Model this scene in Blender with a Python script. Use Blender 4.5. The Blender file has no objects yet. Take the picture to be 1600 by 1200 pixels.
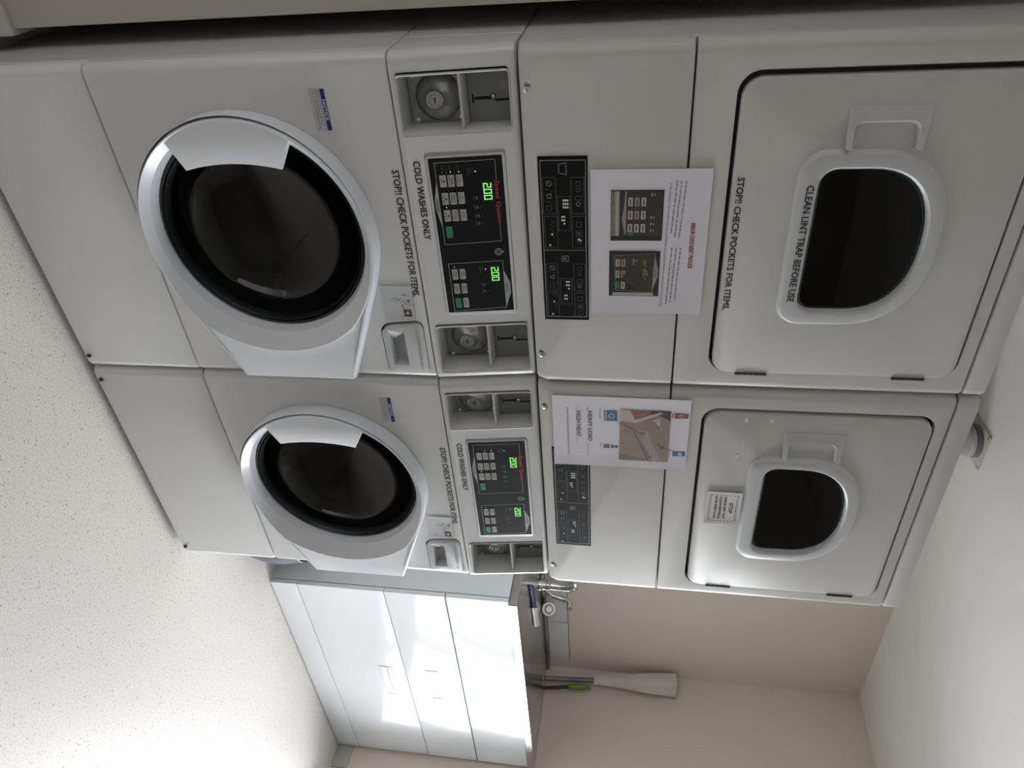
import bpy, bmesh, math, random
from mathutils import Vector, Matrix
from math import pi, sin, cos, radians
C = bpy.context.scene.collection
SC = bpy.context.scene

# ------------------------------------------------------------------ camera
cam = bpy.data.cameras.new('camera'); co = bpy.data.objects.new('camera', cam); C.objects.link(co)
yaw, pitch, roll = radians(37.247), radians(-9.424), radians(2.077)
f_ = Vector((sin(yaw)*cos(pitch), cos(yaw)*cos(pitch), sin(pitch)))
r0 = Vector((cos(yaw), -sin(yaw), 0)); u0 = r0.cross(f_)
r_ = r0*cos(roll)+u0*sin(roll); u_ = u0*cos(roll)-r0*sin(roll)
# the phone was held sideways: the picture's right is the room's up
co.matrix_world = Matrix.Translation((-.2646, -1.2609, 1.3239)) @ Matrix((u_, -r_, -f_)).transposed().to_4x4()
cam.sensor_width = 36; cam.lens = 36*1141.1/1600; cam.clip_start = .02
SC.camera = co
# ------------------------------------------------------------------ world, lights, exposure
W = bpy.data.worlds.new('overcast sky'); SC.world = W; W.use_nodes = True
wn = W.node_tree.nodes; wlk = W.node_tree.links.new; bg = wn['Background']; bg.inputs[0].default_value = (.965, .955, 1, 1)
# bright overcast on the glazed door's side (+x), a dimmer hall on the other
wtc = wn.new('ShaderNodeTexCoord'); wsx = wn.new('ShaderNodeSeparateXYZ'); wmr = wn.new('ShaderNodeMapRange'); wmr.interpolation_type = 'SMOOTHSTEP'
SKY_HALL, SKY_DAY, GROUND = 2.0, 31.0, .5
wmr.inputs[1].default_value = -.35; wmr.inputs[2].default_value = .10; wmr.inputs[3].default_value = SKY_HALL; wmr.inputs[4].default_value = SKY_DAY
wlk(wtc.outputs['Generated'], wsx.inputs[0]); wgr = wn.new('ShaderNodeMapRange'); wgr.interpolation_type = 'SMOOTHSTEP'      # the ground outside is darker than the sky
wgr.inputs[1].default_value = -.12; wgr.inputs[2].default_value = .15; wgr.inputs[3].default_value = GROUND; wgr.inputs[4].default_value = 1
wmu = wn.new('ShaderNodeMath'); wmu.operation = 'MULTIPLY'
wlk(wsx.outputs[0], wmr.inputs[0]); wlk(wsx.outputs[2], wgr.inputs[0]); wlk(wmr.outputs[0], wmu.inputs[0]); wlk(wgr.outputs[0], wmu.inputs[1]); wlk(wmu.outputs[0], bg.inputs[1])
def portal(name, loc, rot, sx, sy):
    l = bpy.data.lights.new(name, 'AREA'); l.shape = 'RECTANGLE'; l.size = sx; l.size_y = sy
    l.cycles.is_portal = True
    o = bpy.data.objects.new(name, l); C.objects.link(o); o.location = loc; o.rotation_euler = rot
# daylight comes in through the glazed door at the right and, much weaker, through the open doorway at the left
WY0, WY1, WZ0, WZ1 = -.82, .21, .05, 2.02
portal('daylight_glazed_door', (3.30, (WY0+WY1)/2, (WZ0+WZ1)/2), (0, radians(90), 0), WZ1-WZ0, WY1-WY0)
DY0, DY1, DZ1 = -1.0, -.22, 2.0
portal('daylight_doorway', (-1.62, (DY0+DY1)/2, DZ1/2), (0, radians(-90), 0), DZ1, DY1-DY0)
SC.view_settings.view_transform = 'Standard'; SC.view_settings.look = 'None'
SC.view_settings.gamma = 1; SC.view_settings.use_curve_mapping = False
SC.view_settings.exposure = 0.0

# ------------------------------------------------------------------ materials
def mat(name, base, rough=.5, metal=0, coat=0, emit=None, estr=0, noise=0, nscale=200, bump=0, spec=.5):
    m = bpy.data.materials.new(name); m.use_nodes = True; nt = m.node_tree; b = nt.nodes['Principled BSDF']
    b.inputs['Base Color'].default_value = (*base, 1); b.inputs['Roughness'].default_value = rough
    b.inputs['Metallic'].default_value = metal; b.inputs['Coat Weight'].default_value = coat
    b.inputs['Specular IOR Level'].default_value = spec
    if emit: b.inputs['Emission Color'].default_value = (*emit, 1); b.inputs['Emission Strength'].default_value = estr
    if noise or bump:
        tc = nt.nodes.new('ShaderNodeTexCoord'); n = nt.nodes.new('ShaderNodeTexNoise')
        n.inputs['Scale'].default_value = nscale; n.inputs['Detail'].default_value = 3
        nt.links.new(tc.outputs['Object'], n.inputs['Vector'])
        if noise:
            r = nt.nodes.new('ShaderNodeMapRange'); r.inputs[3].default_value = 1-noise; r.inputs[4].default_value = 1+noise
            mx = nt.nodes.new('ShaderNodeVectorMath'); mx.operation = 'SCALE'; mx.inputs[0].default_value = base
            nt.links.new(n.outputs['Fac'], r.inputs[0]); nt.links.new(r.outputs[0], mx.inputs['Scale'])
            nt.links.new(mx.outputs[0], b.inputs['Base Color'])
        if bump:
            bp = nt.nodes.new('ShaderNodeBump'); bp.inputs['Strength'].default_value = bump; bp.inputs['Distance'].default_value = .002
            nt.links.new(n.outputs['Fac'], bp.inputs['Height']); nt.links.new(bp.outputs[0], b.inputs['Normal'])
    return m
ENAMEL = mat('white_enamel', (.63, .635, .625), .26, noise=.012, nscale=6, bump=.02)
ENAMEL_D = mat('dryer_enamel', (.575, .57, .545), .40, spec=.25, noise=.012, nscale=6, bump=.02)
PLASTIC = mat('white_plastic', (.72, .74, .775), .22, noise=.01, nscale=30)
PLASTIC_D = mat('soft_white_plastic', (.56, .57, .585), .32, noise=.01, nscale=30)
TRAY = mat('grey_recess_steel', (.47, .47, .46), .32, noise=.05, nscale=40)
GAP = mat('dark_gap', (.02, .02, .02), .8, noise=.1)
BLACK = mat('black_overlay', (.008, .009, .009), .40, noise=.1, nscale=50, spec=.2)
LABELBLK = mat('black_label', (.007, .007, .007), .5, noise=.1, nscale=50, spec=.15)
RUBBER = mat('black_rubber', (.012, .014, .014), .35, noise=.1)
STEEL = mat('brushed_steel', (.55, .56, .57), .22, 1, noise=.06, nscale=90)
CHROME = mat('chrome', (.75, .75, .75), .07, 1, noise=.02)
DKHINGE = mat('dark_hinge', (.06, .06, .058), .5, .3, noise=.1)
DKSTEEL = mat('coin_plate_steel', (.30, .32, .33), .28, .9, noise=.08, nscale=60)
SLOTPL = mat('coin_slot_plate', (.27, .28, .27), .38, .3, noise=.04, nscale=60)
DRUM = mat('drum_steel', (.10, .10, .097), .5, .4, noise=.1, nscale=20)
INK = mat('black_ink', (.02, .02, .02), .5, noise=.1)
GREYINK = mat('grey_ink', (.20, .20, .21), .5, noise=.1)
PALEINK = mat('pale_grey_print', (.34, .35, .345), .5, noise=.03)
DIMINK = mat('dim_grey_print', (.12, .12, .125), .5, noise=.05)
WHITEDOT = mat('white_print', (.78, .78, .74), .5, noise=.03)
LED = mat('white_led', (.8, .8, .8), .4, emit=(1, 1, 1), estr=.7, noise=.02)
BUTTON = mat('grey_button', (.36, .36, .355), .45, noise=.04)
GREENB = mat('green_button', (.018, .20, .088), .45, noise=.05)
REDP = mat('red_print', (.30, .018, .022), .5, noise=.05)
DIGIT = mat('green_digits', (.1, .5, .1), .4, emit=(.30, 1.0, .22), estr=1.0, noise=.02)
HALO = mat('digit_window', (.004, .03, .008), .4, noise=.05)
BLUE = mat('notice_blue', (.006, .022, .21), .45, noise=.04)
STICK = mat('sticker_white', (.52, .53, .54), .4, noise=.02)
PAPER = mat('white_paper', (.70, .69, .74), .65, noise=.02, nscale=12)
CARD = mat('white_card', (.68, .67, .655), .6, noise=.02, nscale=20)
TAPE = mat('clear_tape', (.72, .70, .68), .25, noise=.05, nscale=80)
PH_DK = mat('photo_dark', (.018, .017, .019), .5, noise=.1)
PH_BR = mat('photo_brown', (.045, .034, .03), .5, noise=.2, nscale=60)
PH_TAN = mat('photo_tan', (.26, .215, .175), .5, noise=.15, nscale=40)
PH_TAN2 = mat('photo_tan_dark', (.17, .14, .115), .5, noise=.15, nscale=40)
PH_CREAM = mat('photo_cream', (.46, .41, .36), .5, noise=.08, nscale=40)
PH_GREY = mat('photo_grey', (.30, .29, .27), .5, noise=.1, nscale=40)
PH_SKIN = mat('photo_skin', (.30, .12, .085), .5, noise=.2, nscale=40)
PH_MAROON = mat('photo_maroon', (.06, .03, .028), .5, noise=.2, nscale=60)
PH_ROSE = mat('photo_rose', (.34, .24, .22), .5, noise=.2, nscale=120)
PH_GRN = mat('photo_green', (.20, .33, .03), .5, noise=.1)
PACKBLUE = mat('packet_blue', (.055, .16, .27), .5, noise=.15, nscale=80)
PACKRED = mat('packet_red', (.28, .06, .07), .5, noise=.15, nscale=80)
STAIN = mat('smudge_stain', (.34, .33, .37), .6, noise=.1, nscale=90)
MELAMINE = mat('gloss_white_melamine', (.67, .685, .695), .12, coat=0, spec=.12, noise=.006, nscale=9, bump=.012)
CARCASS = mat('white_carcass', (.62, .66, .68), .4, noise=.01)
INOX = mat('stainless_bench', (.50, .50, .50), .20, 1, noise=.05, nscale=30)
TILE = mat('white_tile', (.70, .69, .67), .18, noise=.02, nscale=20)
GROUT = mat('grey_grout', (.33, .31, .28), .8, noise=.1)
MOPW = mat('mop_white', (.66, .63, .585), .6, noise=.04, nscale=60)
POLEG = mat('grey_pole', (.22, .22, .215), .35, .4, noise=.04)
POLEB = mat('dark_pole', (.03, .029, .029), .4, noise=.1)
GREENG = mat('lime_green_grip', (.10, .25, .012), .45, noise=.06)
NAVY = mat('navy_plastic', (.022, .026, .055), .3, noise=.1)
ZINC = mat('galvanised_duct', (.50, .50, .50), .35, .8, noise=.1, nscale=20)
PLATE = mat('cream_plate', (.56, .55, .49), .45, noise=.02)
SKIRT = mat('skirting_paint', (.52, .50, .455), .4, noise=.02)
NAVYCL = None
def wall_mat(name, base):
    m = mat(name, base, .6, noise=.02, nscale=3)
    return m
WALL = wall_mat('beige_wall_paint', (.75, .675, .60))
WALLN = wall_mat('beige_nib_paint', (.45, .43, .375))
CEIL = wall_mat('white_ceiling_paint', (.84, .83, .81))
def cloth_mat():
    m = bpy.data.materials.new('navy_check_cloth'); m.use_nodes = True; nt = m.node_tree; b = nt.nodes['Principled BSDF']
    tc = nt.nodes.new('ShaderNodeTexCoord'); k = nt.nodes.new('ShaderNodeTexBrick')
    k.inputs['Scale'].default_value = 60; k.inputs['Color1'].default_value = (.018, .03, .085, 1); k.inputs['Color2'].default_value = (.02, .033, .1, 1)
    k.inputs['Mortar'].default_value = (.10, .13, .22, 1); k.inputs['Mortar Size'].default_value = .06; k.offset = 0
    k.inputs['Brick Width'].default_value = .5; k.inputs['Row Height'].default_value = .5
    mp = nt.nodes.new('ShaderNodeMapping'); mp.inputs['Rotation'].default_value = (radians(90), 0, 0)
    nt.links.new(tc.outputs['Object'], mp.inputs[0]); nt.links.new(mp.outputs[0], k.inputs['Vector'])
    nt.links.new(k.outputs['Color'], b.inputs['Base Color']); b.inputs['Roughness'].default_value = .8
    return m
NAVYCL = cloth_mat()
def floor_mat():
    m = bpy.data.materials.new('speckled_vinyl'); m.use_nodes = True; nt = m.node_tree; b = nt.nodes['Principled BSDF']
    tc = nt.nodes.new('ShaderNodeTexCoord'); L = nt.links.new
    n1 = nt.nodes.new('ShaderNodeTexNoise'); n1.inputs['Scale'].default_value = 210; n1.inputs['Detail'].default_value = 4
    n2 = nt.nodes.new('ShaderNodeTexVoronoi'); n2.inputs['Scale'].default_value = 105
    n3 = nt.nodes.new('ShaderNodeTexNoise'); n3.inputs['Scale'].default_value = 45; n3.inputs['Detail'].default_value = 3
    for n in (n1, n2, n3): L(tc.outputs['Object'], n.inputs['Vector'])
    r1 = nt.nodes.new('ShaderNodeValToRGB'); e = r1.color_ramp.elements
    e[0].position = .34; e[0].color = (.555, .525, .485, 1); e[1].position = .62; e[1].color = (.70, .665, .62, 1)
    L(n1.outputs['Fac'], r1.inputs[0])
    r2 = nt.nodes.new('ShaderNodeValToRGB'); e = r2.color_ramp.elements   # dark flecks
    e[0].position = .16; e[0].color = (1, 1, 1, 1); e[1].position = .27; e[1].color = (0, 0, 0, 1)
    L(n2.outputs['Distance'], r2.inputs[0])
    r3 = nt.nodes.new('ShaderNodeValToRGB'); e = r3.color_ramp.elements
    e[0].position = .44; e[0].color = (0, 0, 0, 1); e[1].position = .60; e[1].color = (.8, .8, .8, 1)
    L(n3.outputs['Fac'], r3.inputs[0])
    mu = nt.nodes.new('ShaderNodeMath'); mu.operation = 'MULTIPLY'; L(r2.outputs[0], mu.inputs[0]); L(r3.outputs[0], mu.inputs[1])
    mx = nt.nodes.new('ShaderNodeMixRGB'); mx.inputs[2].default_value = (.20, .19, .17, 1)
    L(mu.outputs[0], mx.inputs[0]); L(r1.outputs[0], mx.inputs[1]); L(mx.outputs[0], b.inputs['Base Color'])
    b.inputs['Roughness'].default_value = .42
    bp = nt.nodes.new('ShaderNodeBump'); bp.inputs['Strength'].default_value = .04; bp.inputs['Distance'].default_value = .001
    L(n1.outputs['Fac'], bp.inputs['Height']); L(bp.outputs[0], b.inputs['Normal'])
    return m
FLOOR = floor_mat()
def glass_mat(name, tint, gloss_rough=.03, ior=1.5, boost=1.0):
    m = bpy.data.materials.new(name); m.use_nodes = True; nt = m.node_tree; nt.nodes.clear(); L = nt.links.new
    o = nt.nodes.new('ShaderNodeOutputMaterial'); t = nt.nodes.new('ShaderNodeBsdfTransparent'); g = nt.nodes.new('ShaderNodeBsdfGlossy')
    fr = nt.nodes.new('ShaderNodeFresnel'); mx = nt.nodes.new('ShaderNodeMixShader')
    t.inputs[0].default_value = (*tint, 1); g.inputs['Roughness'].default_value = gloss_rough; fr.inputs[0].default_value = ior
    mn = nt.nodes.new('ShaderNodeMath'); mn.operation = 'MINIMUM'; mn.inputs[1].default_value = boost
    L(fr.outputs[0], mn.inputs[0]); L(mn.outputs[0], mx.inputs[0]); L(t.outputs[0], mx.inputs[1]); L(g.outputs[0], mx.inputs[2]); L(mx.outputs[0], o.inputs[0])
    return m
PORT = glass_mat('smoked_door_glass', (.13, .132, .13), ior=1.45, boost=.055)
TEAL = mat('glass_edge_teal', (.01, .045, .042), .08, noise=.05)
PANE = glass_mat('clear_pane', (.93, .95, .95))

# ------------------------------------------------------------------ mesh helpers
class B:
    """collects geometry, linked as one mesh object"""
    def __init__(s): s.bm = bmesh.new(); s.mats = []; s.mi = 0
    def use(s, m):
        if m not in s.mats: s.mats.append(m)
        s.mi = s.mats.index(m); return s
    def f(s, vs):
        try: fc = s.bm.faces.new(vs); fc.material_index = s.mi; return fc
        except ValueError: return None
    def rings(s, loops, cap0=True, cap1=True, closed=True):
        V = [[s.bm.verts.new(p) for p in lp] for lp in loops]; n = len(V[0])
        for a, b in zip(V, V[1:]):
            for i in range(n if closed else n-1): s.f([a[i], a[(i+1) % n], b[(i+1) % n], b[i]])
        if cap0: s.f(list(reversed(V[0])))
        if cap1: s.f(V[-1])
        return s
    def box(s, x0, x1, y0, y1, z0, z1, bv=0):
        b = bv
        if b <= 0:
            return s.rings([[(x0, y0, z), (x1, y0, z), (x1, y1, z), (x0, y1, z)] for z in (z0, z1)])
        def lp(i, z):
            a, c, d, e = x0+i, x1-i, y0+i, y1-i; k = b
            return [(a+k, d, z), (c-k, d, z), (c, d+k, z), (c, e-k, z), (c-k, e, z), (a+k, e, z), (a, e-k, z), (a, d+k, z)]
        return s.rings([lp(b*.8, z0), lp(b*.2, z0+b*.25), lp(0, z0+b), lp(0, z1-b), lp(b*.2, z1-b*.25), lp(b*.8, z1)])
    def cyl(s, p0, p1, r0, r1=None, n=24, cap=True):
        p0, p1 = Vector(p0), Vector(p1); r1 = r0 if r1 is None else r1
        d = (p1-p0).normalized(); a = d.orthogonal().normalized(); b = d.cross(a)
        lp = lambda p, r: [p+(a*cos(2*pi*i/n)+b*sin(2*pi*i/n))*r for i in range(n)]
        return s.rings([lp(p0, r0), lp(p1, r1)], cap, cap)
    def sweep(s, pts, rad, n=12, cap=True):
        pts = [Vector(p) for p in pts]; rad = rad if isinstance(rad, (list, tuple)) else [rad]*len(pts)
        L = []; ref = None
        for i, p in enumerate(pts):
            d = (pts[min(i+1, len(pts)-1)]-pts[max(i-1, 0)]).normalized()
            a = d.orthogonal().normalized() if ref is None else (ref-d*ref.dot(d)).normalized()
            ref = a; b = d.cross(a)
            L.append([p+(a*cos(2*pi*k/n)+b*sin(2*pi*k/n))*rad[i] for k in range(n)])
        return s.rings(L, cap, cap)
    def lathe_y(s, prof, cx, cz, n=72, cap0=False, cap1=False):
        return s.rings([[(cx+r*cos(2*pi*i/n), y, cz+r*sin(2*pi*i/n)) for i in range(n)] for r, y in prof], cap0, cap1)
    def lathe_z(s, prof, cx, cy, n=48, cap0=False, cap1=False):
        return s.rings([[(cx+r*cos(2*pi*i/n), cy+r*sin(2*pi*i/n), z) for i in range(n)] for r, z in prof], cap0, cap1)
    def prism(s, pts, yf, yb, bv=0):
        """pts: outline in (x,z) counter-clockwise seen from the front; yf may be a function of (x,z)"""
        fy = yf if callable(yf) else (lambda x, z: yf)
        L = [[(x, yb, z) for x, z in pts]]
        if bv:
            L += [[(x, fy(x, z)+bv, z) for x, z in pts],
                  [(x, fy(x, z)+bv*.3, z) for x, z in inset(pts, bv*.3)], [(x, fy(x, z), z) for x, z in inset(pts, bv)]]
        else: L += [[(x, fy(x, z), z) for x, z in pts]]
        return s.rings(L)
    def build(s, name, m=None, parent=None, smooth=35):
        if m is not None and not s.mats: s.mats = [m]
        s.bm.normal_update(); bmesh.ops.recalc_face_normals(s.bm, faces=s.bm.faces[:])
        me = bpy.data.meshes.new(name); s.bm.to_mesh(me); s.bm.free()
        for q in s.mats: me.materials.append(q)
        if smooth: me.shade_smooth(); me.set_sharp_from_angle(angle=radians(smooth))
        o = bpy.data.objects.new(name, me); C.objects.link(o); o.parent = parent
        return o
def inset(pts, d):
    n = len(pts); out = []
    for i in range(n):
        a, b, c = Vector(pts[i-1]), Vector(pts[i]), Vector(pts[(i+1) % n])
        e1 = b-a; e2 = c-b
        if e1.length < 1e-9 or e2.length < 1e-9: out.append(tuple(b)); continue
        n1 = Vector((-e1.y, e1.x)).normalized(); n2 = Vector((-e2.y, e2.x)).normalized()
        m = n1+n2
        if m.length < 1e-6: m = n1.copy()
        m.normalize(); k = max(.35, m.dot(n1)); q = b+m*(d/k); out.append((q.x, q.y))
    return out
def rrect(x0, x1, z0, z1, r, n=6):
    rs = r if isinstance(r, (list, tuple)) else [r]*4       # bl, br, tr, tl
    out = []
    for (cx, cz, a0), q in zip(((x0, z0, pi), (x1, z0, 1.5*pi), (x1, z1, 0), (x0, z1, pi/2)), rs):
        ox = cx+q if cx == x0 else cx-q; oz = cz+q if cz == z0 else cz-q
        for i in range(n+1):
            a = a0+pi/2*i/n; out.append((ox+q*cos(a), oz+q*sin(a)))
    return out
def convex(pts):
    pts = sorted(set(pts)); H_ = []
    for seq in (pts, pts[::-1]):
        h = []
        for p in seq:
            while len(h) > 1 and (h[-1][0]-h[-2][0])*(p[1]-h[-2][1])-(h[-1][1]-h[-2][1])*(p[0]-h[-2][0]) <= 1e-9: h.pop()
            h.append(p)
        H_ += h[:-1]
    return H_
def circle(cx, cz, r, n=64, a0=0): return [(cx+r*cos(a0+2*pi*i/n), cz+r*sin(a0+2*pi*i/n)) for i in range(n)]
def cut(o, cutters, smooth=35):
    """take the shapes out of an object for good"""
    tmp = []
    for cb in cutters:
        c = cb.build('cutter', None, None, 0); c.matrix_world = o.matrix_world.copy(); tmp.append(c)
        md = o.modifiers.new('cut', 'BOOLEAN'); md.operation = 'DIFFERENCE'; md.object = c; md.solver = 'EXACT'
    dg = bpy.context.evaluated_depsgraph_get(); dg.update()
    me = bpy.data.meshes.new_from_object(o.evaluated_get(dg)); old = o.data; nm = old.name
    o.modifiers.clear(); o.data = me; bpy.data.meshes.remove(old); me.name = nm
    if smooth: me.shade_smooth(); me.set_sharp_from_angle(angle=radians(smooth))
    for c in tmp:
        d = c.data; bpy.data.objects.remove(c); bpy.data.meshes.remove(d)
    return o
def empty(name, loc, label, cat, group=None):
    o = bpy.data.objects.new(name, None); C.objects.link(o); o.location = loc; o.empty_display_size = .1
    return tag(o, label, cat, group)
def tag(o, label, cat, group=None):
    o['label'] = label; o['category'] = cat
    if group: o['group'] = group
    return o
def struct(o): o['kind'] = 'structure'; return o
KIDS = lambda o: [c for c in bpy.data.objects if c.parent == o]
def copy_tree(o, parent=None):
    c = o.copy(); C.objects.link(c); c.parent = parent
    for k in KIDS(o): copy_tree(k, c)
    return c

# flat print: polygons, lines and lettering laid on a surface
_txt = {}
def glyphs(body):
    if body not in _txt:
        cu = bpy.data.curves.new('t', 'FONT'); cu.body = body; cu.resolution_u = 2; cu.fill_mode = 'FRONT'
        o = bpy.data.objects.new('t', cu); C.objects.link(o)
        dg = bpy.context.evaluated_depsgraph_get(); me = bpy.data.meshes.new_from_object(o.evaluated_get(dg))
        _txt[body] = ([tuple(v.co[:2]) for v in me.vertices], [tuple(p.vertices) for p in me.polygons])
        bpy.data.objects.remove(o); bpy.data.meshes.remove(me)
    return _txt[body]
class Print(B):
    def __init__(s, to3, lift=.0005): super().__init__(); s.to3 = to3; s.h = lift; s.step = .00022
    def poly(s, pts, m, lv=0):
        s.use(m); h = s.h+lv*s.step; s.f([s.bm.verts.new(s.to3(a, b, h)) for a, b in pts]); return s
    def rect(s, a0, a1, b0, b1, m, lv=0, r=0): return s.poly(rrect(a0, a1, b0, b1, r, 3) if r else [(a0, b0), (a1, b0), (a1, b1), (a0, b1)], m, lv)
    def line(s, p, q, w, m, lv=0):
        p, q = Vector(p), Vector(q); d = (q-p).normalized(); n = Vector((-d.y, d.x))*w/2; e = d*w/2
        return s.poly([p-e-n, q+e-n, q+e+n, p-e+n], m, lv)
    def path(s, pts, w, m, lv=0, closed=False):
        pts = list(pts)+([pts[0]] if closed else [])
        for a, b in zip(pts, pts[1:]): s.line(a, b, w, m, lv)
        return s
    def ring(s, cx, cz, r, w, m, lv=0, n=16): return s.path(circle(cx, cz, r, n), w, m, lv, True)
    def text(s, body, a0, a1, b0, b1, m, lv=1, skew=0, bold=0):
        """lettering filling the box from a0 to a1 and b0 to b1"""
        V, P = glyphs(body); xs = [v[0] for v in V]; ys = [v[1] for v in V]
        mx, Mx, my, My = min(xs), max(xs), min(ys), max(ys); s.use(m); h = s.h+lv*s.step
        for dx, dz in ([(0, 0)] if not bold else [(0, 0), (bold, 0), (0, bold), (bold, bold)]):
            vs = [s.bm.verts.new(s.to3(a0+(x-mx)/(Mx-mx)*(a1-a0)+dx, b0+(y-my)/(My-my)*(b1-b0)+skew*(x-mx)/(Mx-mx)+dz, h)) for x, y in V]
            for p in P: s.f([vs[i] for i in p])
            h += .00004
        return s
    def words(s, a0, a1, b, hgt, m, rng, lv=1, skew=0):
        """a line of print too small to read: word-long runs of short strokes"""
        a = a0
        while a < a1-.002:
            e = min(a1, a+rng.uniform(.004, .012)); k = skew*(a-a0)
            while a < e:
                w = rng.uniform(.0006, .0012); t = hgt*rng.choice((.7, .7, 1)); s.rect(a, min(a+w, e), b+k, b+k+t, m, lv); a += w+.0005
            a += .0016
        return s
def front(y0): return lambda a, b, h: (a, y0-h, b)

# ------------------------------------------------------------------ the room
RX, LX, BY, FY, H = 3.135, -1.5, .84, -2.6, 2.444
struct(B().box(LX-.2, RX+.3, FY-.3, BY+.2, -.1, 0).build('floor', FLOOR))
struct(B().box(LX-.2, RX+.3, FY-.3, BY+.2, H, H+.1).build('ceiling', CEIL))
struct(B().box(-.034, RX+.3, BY, BY+.1, 0, H).build('wall_back', WALL))
w = B()
w.box(RX, RX+.12, FY, WY0, 0, H).box(RX, RX+.12, WY1, BY, 0, H).box(RX, RX+.12, WY0, WY1, WZ1, H).box(RX, RX+.12, WY0, WY1, 0, WZ0)
struct(w.build('wall_right', WALL))
NY = .14
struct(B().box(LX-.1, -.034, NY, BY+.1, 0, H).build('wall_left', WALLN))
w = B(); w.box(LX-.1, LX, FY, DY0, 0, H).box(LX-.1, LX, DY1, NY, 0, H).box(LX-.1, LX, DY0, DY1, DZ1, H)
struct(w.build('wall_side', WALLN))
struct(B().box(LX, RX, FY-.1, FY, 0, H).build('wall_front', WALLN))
# skirtings
def skirt(name, pts, h=.135, t=.012):
    b = B()
    for (x0, x1, y0, y1) in pts: b.box(x0, x1, y0, y1, 0, h, .002)
    return struct(b.build(name, SKIRT))
skirt('baseboard_left', [(LX, -.022, NY-.012, NY), (-.034, -.022, NY, .34)], .098)
skirt('baseboard_right', [(RX-.012, RX, WY1+.004, .832)], .075)
# glazed door at the right, outside the picture
b = B(); fx0, fx1 = RX+.02, RX+.09
b.box(fx0, fx1, WY0, WY0+.06, WZ0, WZ1, .003).box(fx0, fx1, WY1-.06, WY1, WZ0, WZ1, .003).box(fx0, fx1, WY0+.06, WY1-.06, WZ1-.06, WZ1, .003)
b.box(fx0, fx1, WY0+.06, WY1-.06, WZ0, WZ0+.10, .003); ym = (WY0+WY1)/2
b.box(fx0, fx1, ym-.035, ym+.035, WZ0+.10, WZ1-.06, .003)
wf = struct(b.build('window_1', SKIRT))
B().box(RX+.05, RX+.056, WY0+.06, ym-.035, WZ0+.10, WZ1-.06).build('window_pane', PANE, wf)
B().box(RX+.05, RX+.056, ym+.035, WY1-.06, WZ0+.10, WZ1-.06).build('window_pane', PANE, wf)
b = B(); b.box(LX, LX+.02, DY0-.06, DY0, 0, DZ1+.06, .003).box(LX, LX+.02, DY1, DY1+.06, 0, DZ1+.06, .003).box(LX, LX+.02, DY0, DY1, DZ1, DZ1+.06, .003)
struct(b.build('door_1', SKIRT))

# ------------------------------------------------------------------ washing machine
WD = .683
def panel(b, x0, x1, z0, z1, y0, y1, yb, r=.02, rb=.004, n=5, rr=None):
    """sheet front with rolled left and right edges; y0 at the bottom, y1 at the top"""
    rr = r if rr is None else rr
    def lp(z, e, dy):
        a, c = x0, x1; yy = y0+(y1-y0)*(z-z0)/(z1-z0)+dy
        P = [(a+e, yb, z)]
        P += [(a+r-(r-e)*cos(t), yy+r-(r)*sin(t), z) for t in [pi/2*i/n for i in range(n+1)]]
        P += [(c-rr+(rr-e)*sin(t), yy+rr-(rr)*cos(t), z) for t in [pi/2*i/n for i in range(n+1)]]
        P += [(c-e, yb, z)]
        return P
    return b.rings([lp(z0, rb*.6, rb), lp(z0+rb*.3, rb*.2, rb*.35), lp(z0+rb, 0, 0), lp(z1-rb, 0, 0), lp(z1-rb*.3, rb*.2, rb*.35), lp(z1, rb*.6, rb)])
CP0, CP1, CPY0, CPY1 = .8945, 1.110, -.004, .022
def cpy(z): return CPY0+(z-.895)/(1.110-.895)*(CPY1-CPY0)
def tilt(a, b, h): return (a, cpy(b)-h, b)
def seven(P, ch, x0, x1, z0, z1, m, lv):
    t = (x1-x0)*.2; zm = (z0+z1)/2; g = t*.12
    S = {'a': (x0, x1, z1-t, z1), 'd': (x0, x1, z0, z0+t), 'g': (x0+t*.6, x1-t*.6, zm-t/2, zm+t/2),
         'b': (x1-t, x1, zm+g, z1-g), 'c': (x1-t, x1, z0+g, zm-g), 'f': (x0, x0+t, zm+g, z1-g), 'e': (x0, x0+t, z0+g, zm-g)}
    for k in {'2': 'abged', '0': 'abcdef', 'o': 'cdeg', 'r': 'eg', 'd': 'bcdeg', 'E': 'adefg'}[ch]: P.rect(*S[k], m, lv)
def digits(P, x0, x1, z0, z1, m, lv, dot=True):
    w = (x1-x0)/3
    for i, ch in enumerate('200'): seven(P, ch, x0+i*w+w*.1, x0+(i+1)*w-w*.12, z0, z1, m, lv)
    if dot: P.rect(x0+w*.95, x0+w*1.06, z0, z0+(z1-z0)*.12, m, lv)

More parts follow.
